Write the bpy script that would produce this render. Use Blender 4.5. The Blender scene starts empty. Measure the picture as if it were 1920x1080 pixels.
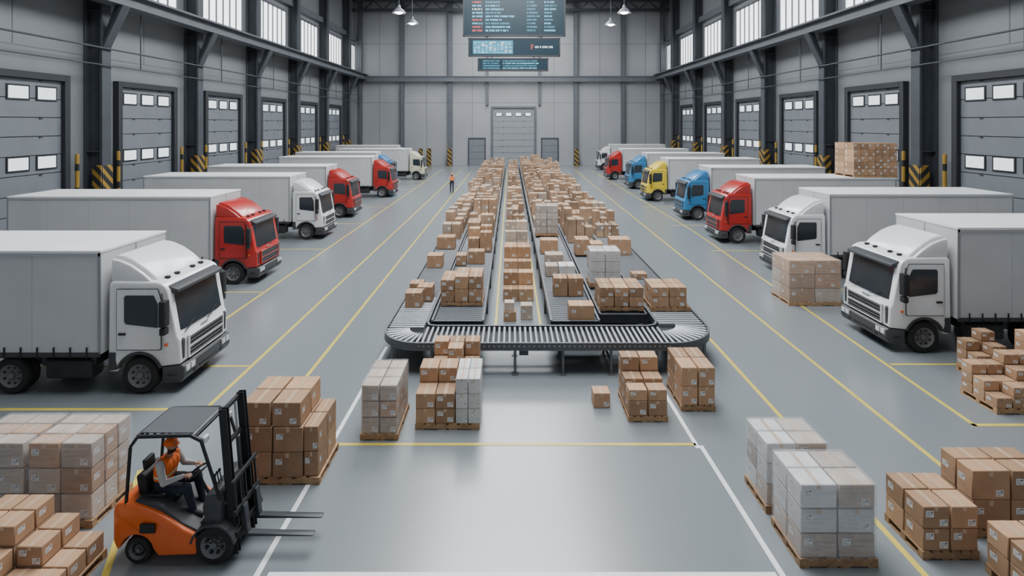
import bpy, bmesh, math, random
from mathutils import Vector, Matrix
random.seed(7)
scene = bpy.context.scene
COL = scene.collection

# ------------------------------------------------------------------ materials
MATS = {}
def mat(name, color, rough=0.6, metal=0.0, noise=0.0, nscale=5.0, emit=None, estr=0.0, bump=0.0, objrand=0.0, coat=0.0, spec=None, rvar=0.0):
    if name in MATS: return MATS[name]
    m = bpy.data.materials.new(name); m.use_nodes = True
    nt = m.node_tree; b = nt.nodes['Principled BSDF']
    b.inputs['Base Color'].default_value = (*color, 1)
    b.inputs['Roughness'].default_value = rough
    b.inputs['Metallic'].default_value = metal
    if coat: b.inputs['Coat Weight'].default_value = coat
    if spec is not None: b.inputs['Specular IOR Level'].default_value = spec
    if emit:
        b.inputs['Emission Color'].default_value = (*emit, 1)
        b.inputs['Emission Strength'].default_value = estr
    last = None
    if noise or bump or rvar:
        tc = nt.nodes.new('ShaderNodeTexCoord')
        n = nt.nodes.new('ShaderNodeTexNoise'); n.inputs['Scale'].default_value = nscale
        n.inputs['Detail'].default_value = 5
        nt.links.new(tc.outputs['Object'], n.inputs['Vector'])
        if noise:
            r = nt.nodes.new('ShaderNodeMapRange')
            r.inputs['From Min'].default_value = .3; r.inputs['From Max'].default_value = .7
            r.inputs['To Min'].default_value = 1-noise; r.inputs['To Max'].default_value = 1+noise
            nt.links.new(n.outputs['Fac'], r.inputs['Value'])
            last = r.outputs['Result']
        if rvar:
            r2 = nt.nodes.new('ShaderNodeMapRange')
            r2.inputs['From Min'].default_value = .3; r2.inputs['From Max'].default_value = .7
            r2.inputs['To Min'].default_value = rough-rvar; r2.inputs['To Max'].default_value = rough+rvar
            nt.links.new(n.outputs['Fac'], r2.inputs['Value'])
            nt.links.new(r2.outputs['Result'], b.inputs['Roughness'])
        if bump:
            bp = nt.nodes.new('ShaderNodeBump'); bp.inputs['Strength'].default_value = bump
            bp.inputs['Distance'].default_value = .02
            nt.links.new(n.outputs['Fac'], bp.inputs['Height']); nt.links.new(bp.outputs['Normal'], b.inputs['Normal'])
    if objrand:
        oi = nt.nodes.new('ShaderNodeObjectInfo')
        r = nt.nodes.new('ShaderNodeMapRange')
        r.inputs['To Min'].default_value = 1-objrand; r.inputs['To Max'].default_value = 1+objrand
        nt.links.new(oi.outputs['Random'], r.inputs['Value'])
        if last:
            mm = nt.nodes.new('ShaderNodeMath'); mm.operation = 'MULTIPLY'
            nt.links.new(last, mm.inputs[0]); nt.links.new(r.outputs['Result'], mm.inputs[1]); last = mm.outputs[0]
        else: last = r.outputs['Result']
    if last:
        mx = nt.nodes.new('ShaderNodeVectorMath'); mx.operation = 'SCALE'
        mx.inputs[0].default_value = color
        nt.links.new(last, mx.inputs['Scale']); nt.links.new(mx.outputs[0], b.inputs['Base Color'])
    MATS[name] = m
    return m

M_card = mat('cardboard', (.41,.245,.140), .75, noise=.12, nscale=4, objrand=.24)
M_card2 = mat('cardboard_far', (.38,.25,.162), .8, noise=.45, nscale=.9)
M_card3 = mat('cardboard_pale', (.46,.37,.30), .7, noise=.15, nscale=4, objrand=.22)
M_card4 = mat('cardboard_white', (.60,.59,.58), .7, noise=.12, nscale=4, objrand=.14)
M_tape = mat('packing_tape', (.54,.40,.27), .35)
M_seam = mat('carton_seam', (.13,.07,.035), .9)
M_label = mat('paper_label', (.78,.77,.75), .6)
M_ink = mat('label_ink', (.16,.16,.17), .7)
M_wood = mat('pallet_wood', (.36,.22,.115), .8, noise=.3, nscale=12, objrand=.15)
M_wall = mat('wall_paint', (.190,.199,.213), .6, noise=.06, nscale=.35)  # side walls darker than the back wall: shade put into the colour
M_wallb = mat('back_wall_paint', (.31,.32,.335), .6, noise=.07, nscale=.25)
M_seamw = mat('wall_seam', (.145,.15,.16), .7)
M_steel = mat('dark_steel', (.058,.065,.076), .5, metal=.1, noise=.12, nscale=1.5)
M_steel2 = mat('mid_steel', (.11,.12,.135), .5, metal=.1, noise=.10, nscale=1.5)
M_black = mat('black_rubber', (.012,.013,.015), .6)
M_frame = mat('door_frame_dark', (.022,.025,.03), .6)
M_door = mat('door_panel', (.165,.18,.20), .5, noise=.06, nscale=1)  # side doors darkened with the side walls, shade mixed into the base colour
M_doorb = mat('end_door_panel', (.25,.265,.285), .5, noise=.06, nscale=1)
M_doorg = mat('door_groove', (.045,.05,.055), .7)
M_pane = mat('bright_pane', (.8,.85,.9), .3, emit=(.93,.97,1), estr=2.6)
M_dpane = mat('door_pane', (.7,.75,.8), .3, emit=(.88,.95,1), estr=1.0)
M_sky = mat('skylight_pane', (.8,.85,.9), .3, emit=(.94,.97,1), estr=12)
M_yellow = mat('line_yellow', (.62,.49,.09), .35, noise=.08, nscale=2)
M_white = mat('line_white', (.78,.79,.80), .35, noise=.06, nscale=2)
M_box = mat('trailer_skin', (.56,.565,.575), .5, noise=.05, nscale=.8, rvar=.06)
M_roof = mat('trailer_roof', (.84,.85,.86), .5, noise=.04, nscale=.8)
M_trim = mat('trailer_trim', (.28,.29,.30), .45)
M_bseam = mat('trailer_seam', (.42,.425,.435), .5)
M_slat = mat('grille_slat', (.16,.165,.17), .35, metal=.4)
M_chas = mat('chassis_black', (.018,.019,.021), .55, noise=.3, nscale=3)
M_glass = mat('tinted_glass', (.026,.034,.042), .15, coat=.2)
M_tyre = mat('tyre_rubber', (.016,.016,.017), .75)
M_rim = mat('rim_metal', (.17,.175,.18), .4, metal=.3)
M_dgrey = mat('dark_plastic', (.045,.048,.053), .5)
M_lamp = mat('headlight_glass', (.7,.72,.74), .12, metal=.2)
M_chrome = mat('brushed_steel', (.42,.43,.45), .35, metal=.8)
M_roller = mat('roller_steel', (.42,.44,.47), .38, metal=.4)
M_roller2 = mat('lane_roller_steel', (.23,.245,.265), .4, metal=.4)
M_gapshade = mat('conveyor_tray', (.02,.022,.026), .7)  # near-black colour standing in for shade in the roller gaps
M_rail = mat('conveyor_rail', (.035,.04,.047), .4, metal=.2)
M_rail2 = mat('conveyor_side_plate', (.095,.104,.118), .4, metal=.3)
M_orange = mat('forklift_orange', (.80,.13,.012), .35, coat=.3)
M_vest = mat('vest_orange', (.95,.17,.02), .7)
M_refl = mat('vest_stripe', (.75,.72,.5), .4)
M_shirt = mat('grey_shirt', (.50,.48,.46), .85)
M_pants = mat('navy_trousers', (.018,.024,.04), .85)
M_skin = mat('skin', (.42,.22,.14), .55)
M_hair = mat('dark_hair', (.02,.014,.01), .8)
M_boot = mat('boots', (.02,.018,.016), .6)
M_eye = mat('eye_white', (.8,.8,.8), .3)
M_lip = mat('lips', (.3,.09,.07), .5)
M_groof = mat('guard_roof_grey', (.10,.105,.115), .4, metal=.2)
M_scr = mat('screen_dark', (.006,.012,.018), .3, emit=(.03,.09,.13), estr=.45)
M_scyan = mat('screen_cyan', (.05,.2,.3), .4, emit=(.25,.68,.88), estr=.8)
M_scyan2 = mat('screen_teal', (.03,.12,.18), .4, emit=(.09,.36,.5), estr=.7)
M_sred = mat('screen_red', (.3,.03,.03), .4, emit=(.75,.2,.17), estr=.6)
M_swht = mat('screen_white', (.4,.5,.5), .4, emit=(.75,.85,.9), estr=.7)
M_bulb = mat('lamp_glow', (1,1,1), .3, emit=(1,.98,.94), estr=25)
PAINT = {
 'white': mat('paint_white', (.74,.75,.76), .3, coat=.4),
 'red': mat('paint_red', (.44,.024,.02), .3, coat=.4),
 'blue': mat('paint_blue', (.04,.21,.44), .3, coat=.4),
 'yellow': mat('paint_yellow', (.78,.58,.04), .3, coat=.4),
 'cream': mat('paint_cream', (.66,.63,.48), .3, coat=.4)}

m = bpy.data.materials.new('hazard_stripes'); m.use_nodes = True; nt = m.node_tree; b = nt.nodes['Principled BSDF']
tc = nt.nodes.new('ShaderNodeTexCoord'); sx = nt.nodes.new('ShaderNodeSeparateXYZ')
nt.links.new(tc.outputs['Object'], sx.inputs[0])
a1 = nt.nodes.new('ShaderNodeMath'); a1.operation='ADD'; nt.links.new(sx.outputs[0],a1.inputs[0]); nt.links.new(sx.outputs[1],a1.inputs[1])
a2 = nt.nodes.new('ShaderNodeMath'); a2.operation='ADD'; nt.links.new(a1.outputs[0],a2.inputs[0]); nt.links.new(sx.outputs[2],a2.inputs[1])
a3 = nt.nodes.new('ShaderNodeMath'); a3.operation='MULTIPLY'; a3.inputs[1].default_value=1.6; nt.links.new(a2.outputs[0],a3.inputs[0])
a4 = nt.nodes.new('ShaderNodeMath'); a4.operation='FRACT'; nt.links.new(a3.outputs[0],a4.inputs[0])
a5 = nt.nodes.new('ShaderNodeMath'); a5.operation='GREATER_THAN'; a5.inputs[1].default_value=.45; nt.links.new(a4.outputs[0],a5.inputs[0])
mx = nt.nodes.new('ShaderNodeMix'); mx.data_type='RGBA'
mx.inputs[6].default_value=(.34,.20,.03,1); mx.inputs[7].default_value=(.02,.02,.02,1)
nt.links.new(a5.outputs[0],mx.inputs[0]); nt.links.new(mx.outputs[2],b.inputs['Base Color']); b.inputs['Roughness'].default_value=.5
M_haz = m
M_post = mat('guard_yellow', (.34,.21,.03), .5)

def wrapmat(name,col,lo,hi):
    m = bpy.data.materials.new(name); m.use_nodes = True; nt = m.node_tree; b = nt.nodes['Principled BSDF']
    b.inputs['Base Color'].default_value=(*col,1); b.inputs['Roughness'].default_value=.2
    tc = nt.nodes.new('ShaderNodeTexCoord'); mp = nt.nodes.new('ShaderNodeMapping'); mp.inputs['Scale'].default_value=(1.2,1.2,6)
    mp.inputs['Rotation'].default_value=(.3,.25,0)
    n = nt.nodes.new('ShaderNodeTexNoise'); n.inputs['Scale'].default_value=4; n.inputs['Detail'].default_value=5
    nt.links.new(tc.outputs['Object'],mp.inputs[0]); nt.links.new(mp.outputs[0],n.inputs['Vector'])
    r = nt.nodes.new('ShaderNodeMapRange'); r.inputs['From Min'].default_value=.35; r.inputs['From Max'].default_value=.68
    r.inputs['To Min'].default_value=lo; r.inputs['To Max'].default_value=hi
    nt.links.new(n.outputs['Fac'],r.inputs['Value']); nt.links.new(r.outputs[0],b.inputs['Alpha'])
    bp = nt.nodes.new('ShaderNodeBump'); bp.inputs['Strength'].default_value=.3; bp.inputs['Distance'].default_value=.012
    nt.links.new(n.outputs['Fac'],bp.inputs['Height']); nt.links.new(bp.outputs[0],b.inputs['Normal'])
    return m
M_wrap = wrapmat('stretch_wrap',(.76,.77,.79),.08,.26)
M_wrapw = wrapmat('stretch_wrap_white',(.80,.82,.85),.12,.30)

m = bpy.data.materials.new('epoxy_floor'); m.use_nodes = True; nt = m.node_tree; b = nt.nodes['Principled BSDF']
tc = nt.nodes.new('ShaderNodeTexCoord')
n = nt.nodes.new('ShaderNodeTexNoise'); n.inputs['Scale'].default_value=.12; n.inputs['Detail'].default_value=2; n.inputs['Roughness'].default_value=.4
nt.links.new(tc.outputs['Object'],n.inputs['Vector'])
cr = nt.nodes.new('ShaderNodeValToRGB'); cr.color_ramp.elements[0].position=.3; cr.color_ramp.elements[1].position=.7
cr.color_ramp.elements[0].color=(.184,.207,.222,1); cr.color_ramp.elements[1].color=(.194,.217,.232,1)
nt.links.new(n.outputs['Fac'],cr.inputs[0]); nt.links.new(cr.outputs[0],b.inputs['Base Color'])
b.inputs['Roughness'].default_value=.27
b.inputs['Specular IOR Level'].default_value=1.0
M_floor = m

# ------------------------------------------------------------------ mesh builder
class MB:
    def __init__(s): s.v=[]; s.f=[]; s.m=[]
    def add(s, vs, fs, mi=0):
        o=len(s.v); s.v += [tuple(v) for v in vs]
        for f in fs: s.f.append(tuple(i+o for i in f)); s.m.append(mi)
        return s
    def box(s,x0,x1,y0,y1,z0,z1,mi=0):
        vs=[(x,y,z) for z in (z0,z1) for y in (y0,y1) for x in (x0,x1)]
        return s.add(vs,[(0,2,3,1),(4,5,7,6),(0,1,5,4),(2,6,7,3),(0,4,6,2),(1,3,7,5)],mi)
    def bar(s,p0,p1,w,h,mi=0,up=(0,0,1)):
        p0=Vector(p0);p1=Vector(p1);d=(p1-p0).normalized(); u=Vector(up)
        if abs(d.dot(u))>.95: u=Vector((0,1,0))
        a=d.cross(u).normalized()*w/2; c=d.cross(a).normalized()*h/2
        vs=[p+sa*a+sc*c for p in (p0,p1) for sa,sc in ((-1,-1),(1,-1),(1,1),(-1,1))]
        return s.add(vs,[(0,1,2,3),(7,6,5,4),(0,4,5,1),(1,5,6,2),(2,6,7,3),(3,7,4,0)],mi)
    def cyl(s,p0,p1,r0,r1=None,seg=12,mi=0):
        r1=r0 if r1 is None else r1
        p0=Vector(p0);p1=Vector(p1);d=(p1-p0).normalized()
        u=Vector((0,0,1)) if abs(d.z)<.9 else Vector((1,0,0))
        a=d.cross(u).normalized(); c=d.cross(a)
        vs=[]
        for p,r in ((p0,r0),(p1,r1)):
            for i in range(seg):
                t=2*math.pi*i/seg; vs.append(p+a*math.cos(t)*r+c*math.sin(t)*r)
        fs=[(i,(i+1)%seg,seg+(i+1)%seg,seg+i) for i in range(seg)]
        fs+= [tuple(range(seg)), tuple(range(2*seg-1,seg-1,-1))]
        return s.add(vs,fs,mi)
    def prism(s,pts,y0,y1,mi=0,axis='y'):
        n=len(pts); vs=[]
        for y in (y0,y1):
            for p in pts:
                vs.append((p[0],y,p[1]) if axis=='y' else ((y,p[0],p[1]) if axis=='x' else (p[0],p[1],y)))
        fs=[tuple(range(n)),tuple(range(2*n-1,n-1,-1))]+[(i,(i+1)%n,n+(i+1)%n,n+i) for i in range(n)]
        return s.add(vs,fs,mi)
    def lathe(s,prof,c,seg=24,mi=0,axis='y'):
        vs=[];k=len(prof)
        for i in range(seg):
            t=2*math.pi*i/seg
            for r,h in prof:
                if axis=='y': vs.append((c[0]+r*math.cos(t),c[1]+h,c[2]+r*math.sin(t)))
                else: vs.append((c[0]+r*math.cos(t),c[1]+r*math.sin(t),c[2]+h))
        fs=[]
        for i in range(seg):
            j=(i+1)%seg
            for q in range(k-1): fs.append((i*k+q,i*k+q+1,j*k+q+1,j*k+q))
        return s.add(vs,fs,mi)
    def ell(s,c,r,seg=16,rings=10,mi=0,rot=None):
        vs=[];fs=[]
        R=rot if rot else Matrix.Identity(3)
        def P(x,y,z): return Vector(c)+R@Vector((x*r[0],y*r[1],z*r[2]))
        vs.append(P(0,0,1))
        for i in range(1,rings):
            a=math.pi*i/rings
            for j in range(seg):
                t=2*math.pi*j/seg; vs.append(P(math.sin(a)*math.cos(t),math.sin(a)*math.sin(t),math.cos(a)))
        vs.append(P(0,0,-1)); L=len(vs)-1
        for j in range(seg): fs.append((0,1+j,1+(j+1)%seg))
        for i in range(rings-2):
            for j in range(seg):
                a=1+i*seg+j; b2=1+i*seg+(j+1)%seg; fs.append((a,a+seg,b2+seg,b2))
        o=1+(rings-2)*seg
        for j in range(seg): fs.append((o+j,L,o+(j+1)%seg))
        return s.add(vs,fs,mi)
    def tube(s,p0,p1,r0,r1,mi=0,seg=12):
        s.cyl(p0,p1,r0,r1,seg,mi); s.ell(p0,(r0,)*3,seg,8,mi); s.ell(p1,(r1,)*3,seg,8,mi); return s
    def warp(s,fn): s.v=[tuple(fn(*v)) for v in s.v]; return s
    def mesh(s,name,mats,bevel=0,seg=2,smooth=False,merge=False,recalc=True):
        me=bpy.data.meshes.new(name); me.from_pydata(s.v,[],s.f)
        for mm in mats: me.materials.append(mm)
        me.polygons.foreach_set('material_index',s.m)
        if bevel or recalc or merge:
            bm=bmesh.new(); bm.from_mesh(me)
            if merge: bmesh.ops.remove_doubles(bm,verts=bm.verts,dist=1e-4)
            if recalc: bmesh.ops.recalc_face_normals(bm,faces=bm.faces)
            if bevel:
                es=[e for e in bm.edges if len(e.link_faces)==2 and e.calc_face_angle(0)>.5]
                bmesh.ops.bevel(bm,geom=es,offset=bevel,segments=seg,profile=.5,affect='EDGES',clamp_overlap=True)
            bm.to_mesh(me); bm.free()
        if smooth or bevel:
            me.shade_smooth(); me.set_sharp_from_angle(angle=.7)
        me.update(); return me

CACHE={}
def cached(key,fn):
    if key not in CACHE: CACHE[key]=fn()
    return CACHE[key]
def obj(name,me,parent=None,loc=None,rot=None,label=None,cat=None,group=None,kind=None):
    o=bpy.data.objects.new(name,me); COL.objects.link(o)
    if parent: o.parent=parent
    if loc is not None: o.location=loc
    if rot is not None: o.rotation_euler=rot
    if label: o['label']=label
    if cat: o['category']=cat
    if group: o['group']=group
    if kind: o['kind']=kind
    return o
CNT={'trim':0,'door':0,'window':0}
def struct(base,me,loc=None,rot=None):
    CNT[base]+=1
    return obj(f'{base}_{CNT[base]}',me,loc=loc,rot=rot,kind='structure')

# ------------------------------------------------------------------ room
WX=22.6; BY=77.0; CZ=24.0; FY=-4.0
obj('floor',MB().box(-WX-.3,WX+.3,FY,BY+.3,-.2,0).mesh('floor',[M_floor]),kind='structure')
COLY=[19.85+8.65*k for k in range(7)]
DOORY=[24.3+8.65*k for k in range(6)]
for side,sg in (('left',-1),('right',1)):
    b=MB(); x0,x1=sorted((sg*WX,sg*(WX+.3)))
    b.box(x0,x1,FY,BY,0,CZ)
    xi=sg*(WX-.015)
    for cy in COLY:
        b.box(min(xi,sg*WX),max(xi,sg*WX),cy-4.3,cy+4.3,9.6,9.66,1)
        b.box(min(xi,sg*WX),max(xi,sg*WX),cy+4.3,cy+4.35,9.6,12.3,1)
        b.box(min(xi,sg*WX),max(xi,sg*WX),cy-4.3,cy+4.3,18.2,18.28,1)
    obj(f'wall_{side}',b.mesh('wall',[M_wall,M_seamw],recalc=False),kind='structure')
b=MB().box(-WX-.3,WX+.3,BY,BY+.3,0,CZ)
for x in (-19,-12.2,-5.6,6.2,12.8,19.4):
    b.box(x,x+.06,BY-.015,BY,0,CZ,1)
for z in (9.0,17.5): b.box(-WX,WX,BY-.015,BY,z,z+.06,1)
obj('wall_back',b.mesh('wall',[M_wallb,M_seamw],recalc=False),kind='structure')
obj('ceiling',MB().box(-WX-.3,WX+.3,FY,BY+.3,CZ,CZ+.3).mesh('ceiling',[M_steel2]),kind='structure')
for y0 in (8,26,44,60):
    b=MB().box(-5.5,5.5,y0,y0+13,CZ-.12,CZ-.02)
    for x in (-5.55,-1.9,1.8,5.45): b.box(x,x+.1,y0,y0+13,CZ-.2,CZ-.12,1)
    struct('window',b.mesh('skylight',[M_sky,M_steel]))
for sg in (-1,1):
    for cy in COLY:
        b=MB(); xa,xb=sorted((sg*(WX-.02),sg*(WX-.14)))
        y0=cy+1.5;y1=cy+7.3;z0=13.6;z1=17.2
        if y1>BY: y1=BY-.4
        b.box(xa,xb,y0,y1,z0,z1,0)
        xa2,xb2=sorted((sg*(WX-.14),sg*(WX-.22)))
        n=6
        for i in range(n+1):
            yy=y0+(y1-y0)*i/n; b.box(xa2,xb2,yy-.045,yy+.045,z0-.1,z1+.1,1)
        for zz in (z0,z1): b.box(xa2,xb2,y0,y1,zz-.1,zz+.1,1)
        struct('window',b.mesh('side_window',[M_pane,M_steel2],recalc=False))
def column(h=CZ-.05):
    b=MB()
    b.box(0,.12,-.32,.32,0,h); b.box(.85,1.0,-.32,.32,0,h); b.box(.12,.85,-.06,.06,0,h)
    for z in (4.5,10.2,12.0): b.box(.12,.85,-.30,.30,z,z+.06)
    b.prism([(1.0,10.2),(1.0,11.0),(1.5,12.3),(2.0,12.3),(2.0,12.1)],-.10,.10)
    b.prism([(1.0,10.0),(1.0,10.35),(1.9,12.3),(2.1,12.3)],-.28,.28)
    return b.mesh('column',[M_steel],bevel=.015,seg=1)
mc=column()
for sg in (-1,1):
    for cy in COLY:
        struct('trim',mc,loc=(sg*(WX-.0),cy,0),rot=(0,0,0 if sg<0 else math.pi))
    b=MB(); x=sg*(WX-1.6)
    b.box(x-.45,x+.45,FY,BY,12.3,12.42); b.box(x-.45,x+.45,FY,BY,12.98,13.1); b.box(x-.08,x+.08,FY,BY,12.42,12.98)
    struct('trim',b.mesh('runway_beam',[M_steel2]))
    b=MB(); xx=sorted((sg*WX,sg*(WX-1.15))); b.box(xx[0],xx[1],FY,BY,13.11,13.2)
    struct('trim',b.mesh('ledge',[M_steel2]))
    b=MB(); b.cyl((sg*(WX-1.12),FY,10.0),(sg*(WX-1.12),BY-.3,10.0),.05,seg=8)
    b.cyl((sg*(WX-1.12),FY,9.1),(sg*(WX-1.12),BY-.3,9.1),.035,seg=8)
    for cy in DOORY: b.cyl((sg*(WX-1.12),cy-2.0,9.1),(sg*(WX-1.12),cy-2.0,12.3),.035,seg=8)
    struct('trim',b.mesh('conduit',[M_steel]))
    xx=sorted((sg*WX,sg*(WX-.5)))
    struct('trim',MB().box(xx[0],xx[1],FY,BY,17.9,18.5).mesh('eave_beam',[M_steel2]))
for x,w in ((-15.6,.5),(-8.7,.6),(9.3,.6),(16.1,.5),(-21.6,.4),(21.7,.4)):
    b=MB(); b.box(x-w/2,x+w/2,BY-.55,BY-.45,0,CZ); b.box(x-w/2,x+w/2,BY-.1,BY,0,CZ); b.box(x-.05,x+.05,BY-.45,BY-.1,0,CZ)
    struct('trim',b.mesh('back_column',[M_steel2]))
for x in (-3.4,4.1):
    struct('trim',MB().box(x-.2,x+.2,BY-.4,BY,8.7,CZ).mesh('back_post',[M_steel2]))
b=MB().box(-WX,WX,BY-.95,BY-.56,12.0,12.12).box(-WX,WX,BY-.95,BY-.56,12.7,12.82).box(-WX,WX,BY-.85,BY-.75,12.12,12.7)
struct('trim',b.mesh('back_beam',[M_steel2]))
b=MB().box(-WX,WX,BY-1.2,BY-.8,22.0,22.4).box(-WX,WX,BY-1.2,BY-.8,23.4,23.8)
for i in range(16):
    x=-21+i*2.8; b.bar((x,BY-1,22.3),(x+1.4,BY-1,23.5),.15,.15); b.bar((x+1.4,BY-1,23.5),(x+2.8,BY-1,22.3),.15,.15)
struct('trim',b.mesh('roof_truss',[M_steel]))
for y in (20,38,56):
    struct('trim',MB().box(-WX,WX,y-.25,y+.25,23.2,23.9).mesh('roof_beam',[M_steel]))

def dock_door(w,h,frame=.32,depth=.35,personnel=False,pm_=None):
    n=max(1,round(h/.95)); b=MB()
    for i in range(n):
        z0=h*i/n; b.box(.02,.12,-w/2,w/2,z0+.02,h*(i+1)/n-.02,0)
    b.box(0,.07,-w/2,w/2,0,h,1)
    if not personnel:
        for i in range(n):
            for yy in (-w*.25,w*.25): b.box(.12,.16,yy-.08,yy+.08,h*(i+1)/n-.08,h*(i+1)/n-.02,1)
    panel=b.mesh('door_panel',[pm_ or M_door,M_doorg])
    fr=MB().box(0,depth,-w/2-frame,-w/2,0,h+frame).box(0,depth,w/2,w/2+frame,0,h+frame).box(0,depth,-w/2,w/2,h,h+frame)
    fm=fr.mesh('door_frame',[M_frame if not personnel else M_steel],bevel=.02,seg=1)
    return panel,fm
dp,df=dock_door(4.7,8.1)
def winmesh(w,h):
    b=MB().box(.0,.04,-w/2,w/2,-h/2,h/2,1).box(.04,.05,-w/2+.08,w/2-.08,-h/2+.08,h/2-.08,0)
    return b.mesh('door_window',[M_dpane,M_black])
wm=winmesh(1.15,.72)
def put_door(loc,rz,panel,frame,wins,wmesh):
    d=struct('door',panel,loc=loc,rot=(0,0,rz))
    obj('door_frame',frame,parent=d)
    for (y,z) in wins: obj('door_window',wmesh,parent=d,loc=(.12,y,z))
    return d
wins=[(y,z) for z in (7.45,4.15) for y in (-1.5,0,1.5)]
for k,cy in enumerate(DOORY):
    for sg in (-1,1):
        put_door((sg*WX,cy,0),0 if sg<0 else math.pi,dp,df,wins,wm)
bp_,bf_=dock_door(5.9,8.2,frame=.3,depth=.3,pm_=M_doorb)
bf_.materials[0]=M_steel2
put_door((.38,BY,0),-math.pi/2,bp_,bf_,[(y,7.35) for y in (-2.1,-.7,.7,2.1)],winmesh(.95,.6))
pp_,pf_=dock_door(2.2,3.8,frame=.18,depth=.2,personnel=True)
put_door((-4.9,BY,0),-math.pi/2,pp_,pf_,[],None); put_door((5.6,BY,0),-math.pi/2,pp_,pf_,[],None)

gm=MB().box(0,.06,-.36,.36,0,3.8).box(-.5,0,-.40,-.34,0,3.8).box(-.5,0,.34,.40,0,3.8).mesh('column_guard',[M_haz],bevel=.02,seg=1)
for sg in (-1,1):
    for cy in COLY:
        obj('column_guard',gm,loc=(sg*(WX-1.02),cy,0),rot=(0,0,0 if sg<0 else math.pi),label='yellow and black striped steel guard around a column base',cat='column guard',group='hazard striped column guards')
pm=MB().cyl((0,0,0),(0,0,4.4),.09,seg=14).cyl((0,0,0),(0,0,.05),.2,seg=14).ell((0,0,4.4),(.09,.09,.07),14,6)
for z in (1.2,2.4,3.6): pm.cyl((0,0,z),(0,0,z+.35),.095,seg=14,mi=1)
pm=pm.mesh('guard_post',[M_post,M_black],smooth=True)
for sg in (-1,1):
    for cy in DOORY:
        for dy in (-2.90,2.90):
            obj('guard_post',pm,loc=(sg*(WX-.48),cy+dy,0),label='tall yellow guard post with black bands beside a dock door',cat='bollard',group='guard posts beside the dock doors')
pm2=MB().box(-.3,.3,-.12,.12,0,2.5).box(-.4,.4,-.2,.2,0,.08).mesh('rack_guard',[M_haz],bevel=.02,seg=1)
for x in (-12.8,-11.6,-8.7,9.3):
    obj('barrier_post',pm2,loc=(x,BY-1.4,0),label='striped yellow and black barrier post against the end wall',cat='bollard',group='barrier posts at the end wall')

def line(pts,w,mm):
    b=MB()
    for (x0,y0),(x1,y1) in zip(pts[:-1],pts[1:]):
        p0=Vector((x0,y0,0));p1=Vector((x1,y1,0));d=(p1-p0).normalized();nn=Vector((-d.y,d.x,0))*w/2
        p0-=d*w/2;p1+=d*w/2
        b.prism([(p0+nn)[:2],(p0-nn)[:2],(p1-nn)[:2],(p1+nn)[:2]],0.0,.004,axis='z')
    struct('trim',b.mesh('line',[mm]))
line([(-8.75,12.4),(-9.0,70)],.09,M_yellow)
line([(-21,11.2),(-6.42,11.2),(-6.45,70)],.09,M_yellow)
line([(-4.85,12.6),(-5.0,66)],.09,M_yellow)
line([(-6.4,9.2),(-5.3,6.9)],.09,M_yellow)
for y in (13.2,19.0,25.5,32,38.5,49,55): line([(-20,y),(-6.5 if y<15 else -8.9,y)],.08,M_yellow)
line([(5.5,6.6),(5.55,15),(6.2,66)],.09,M_yellow)
line([(7.55,9.0),(8.3,70)],.09,M_yellow)
line([(21,10.62),(9.22,10.62),(10.2,30),(10.4,70)],.09,M_yellow)
for y in (13.3,19.3,25.2,31.5,38.5,46,53,62): line([(20,y),(9.5,y)],.08,M_yellow)
line([(-3.28,9.98),(3.42,9.98)],.08,M_yellow)
line([(-3.38,6.6),(-3.34,14.3)],.08,M_white)
line([(3.42,11.9),(3.46,9.9)],.08,M_white); line([(3.54,9.9),(3.62,6.6)],.08,M_white)
line([(-3.2,7.1),(3.5,7.1)],.07,M_white)
line([(-.45,14.5),(-.5,70)],.07,M_yellow); line([(.88,14.5),(.8,70)],.07,M_yellow)

# ------------------------------------------------------------------ trucks
def wheel_parts(parent,x,y,out,r=.41,w=.28):
    def tyre():
        b=MB(); p=[(r*.62,-w/2),(r*.9,-w/2),(r*.98,-w/2+.03),(r,-w/2+.06),(r,-.03),(r*.97,-.02),(r*.97,.02),(r,.03),(r,w/2-.06),(r*.98,w/2-.03),(r*.9,w/2),(r*.62,w/2),(r*.6,w/2-.08),(r*.6,-w/2+.08),(r*.62,-w/2)]
        return b.lathe(p,(0,0,0),28).mesh('tyre',[M_tyre],smooth=True,merge=True)
    def rim():
        b=MB(); o=w/2
        p=[(.0,o-.0),(r*.15,o-.0),(r*.18,o-.05),(r*.32,o-.06),(r*.46,o-.04),(r*.56,o-.012),(r*.63,o+.006),(r*.63,o-.03),(r*.6,o-.12),(.0,o-.13)]
        b.lathe(p,(0,0,0),28,0)
        for i in range(8):
            t=i*math.pi/4; b.cyl((r*.25*math.cos(t),o-.08,r*.25*math.sin(t)),(r*.25*math.cos(t),o-.03,r*.25*math.sin(t)),.014,seg=6,mi=0)
            b.cyl((r*.45*math.cos(t+.39),o-.06,r*.45*math.sin(t+.39)),(r*.45*math.cos(t+.39),o-.028,r*.45*math.sin(t+.39)),.028,seg=8,mi=1)
        return b.mesh('rim',[M_rim,M_black],smooth=True,merge=True)
    o=obj('wheel',cached(('tyre',r,w),tyre),parent=parent,loc=(x,y,r),rot=(0,0,0 if out>0 else math.pi))
    obj('rim',cached(('rim',r,w),rim),parent=o)
    return o

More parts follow.
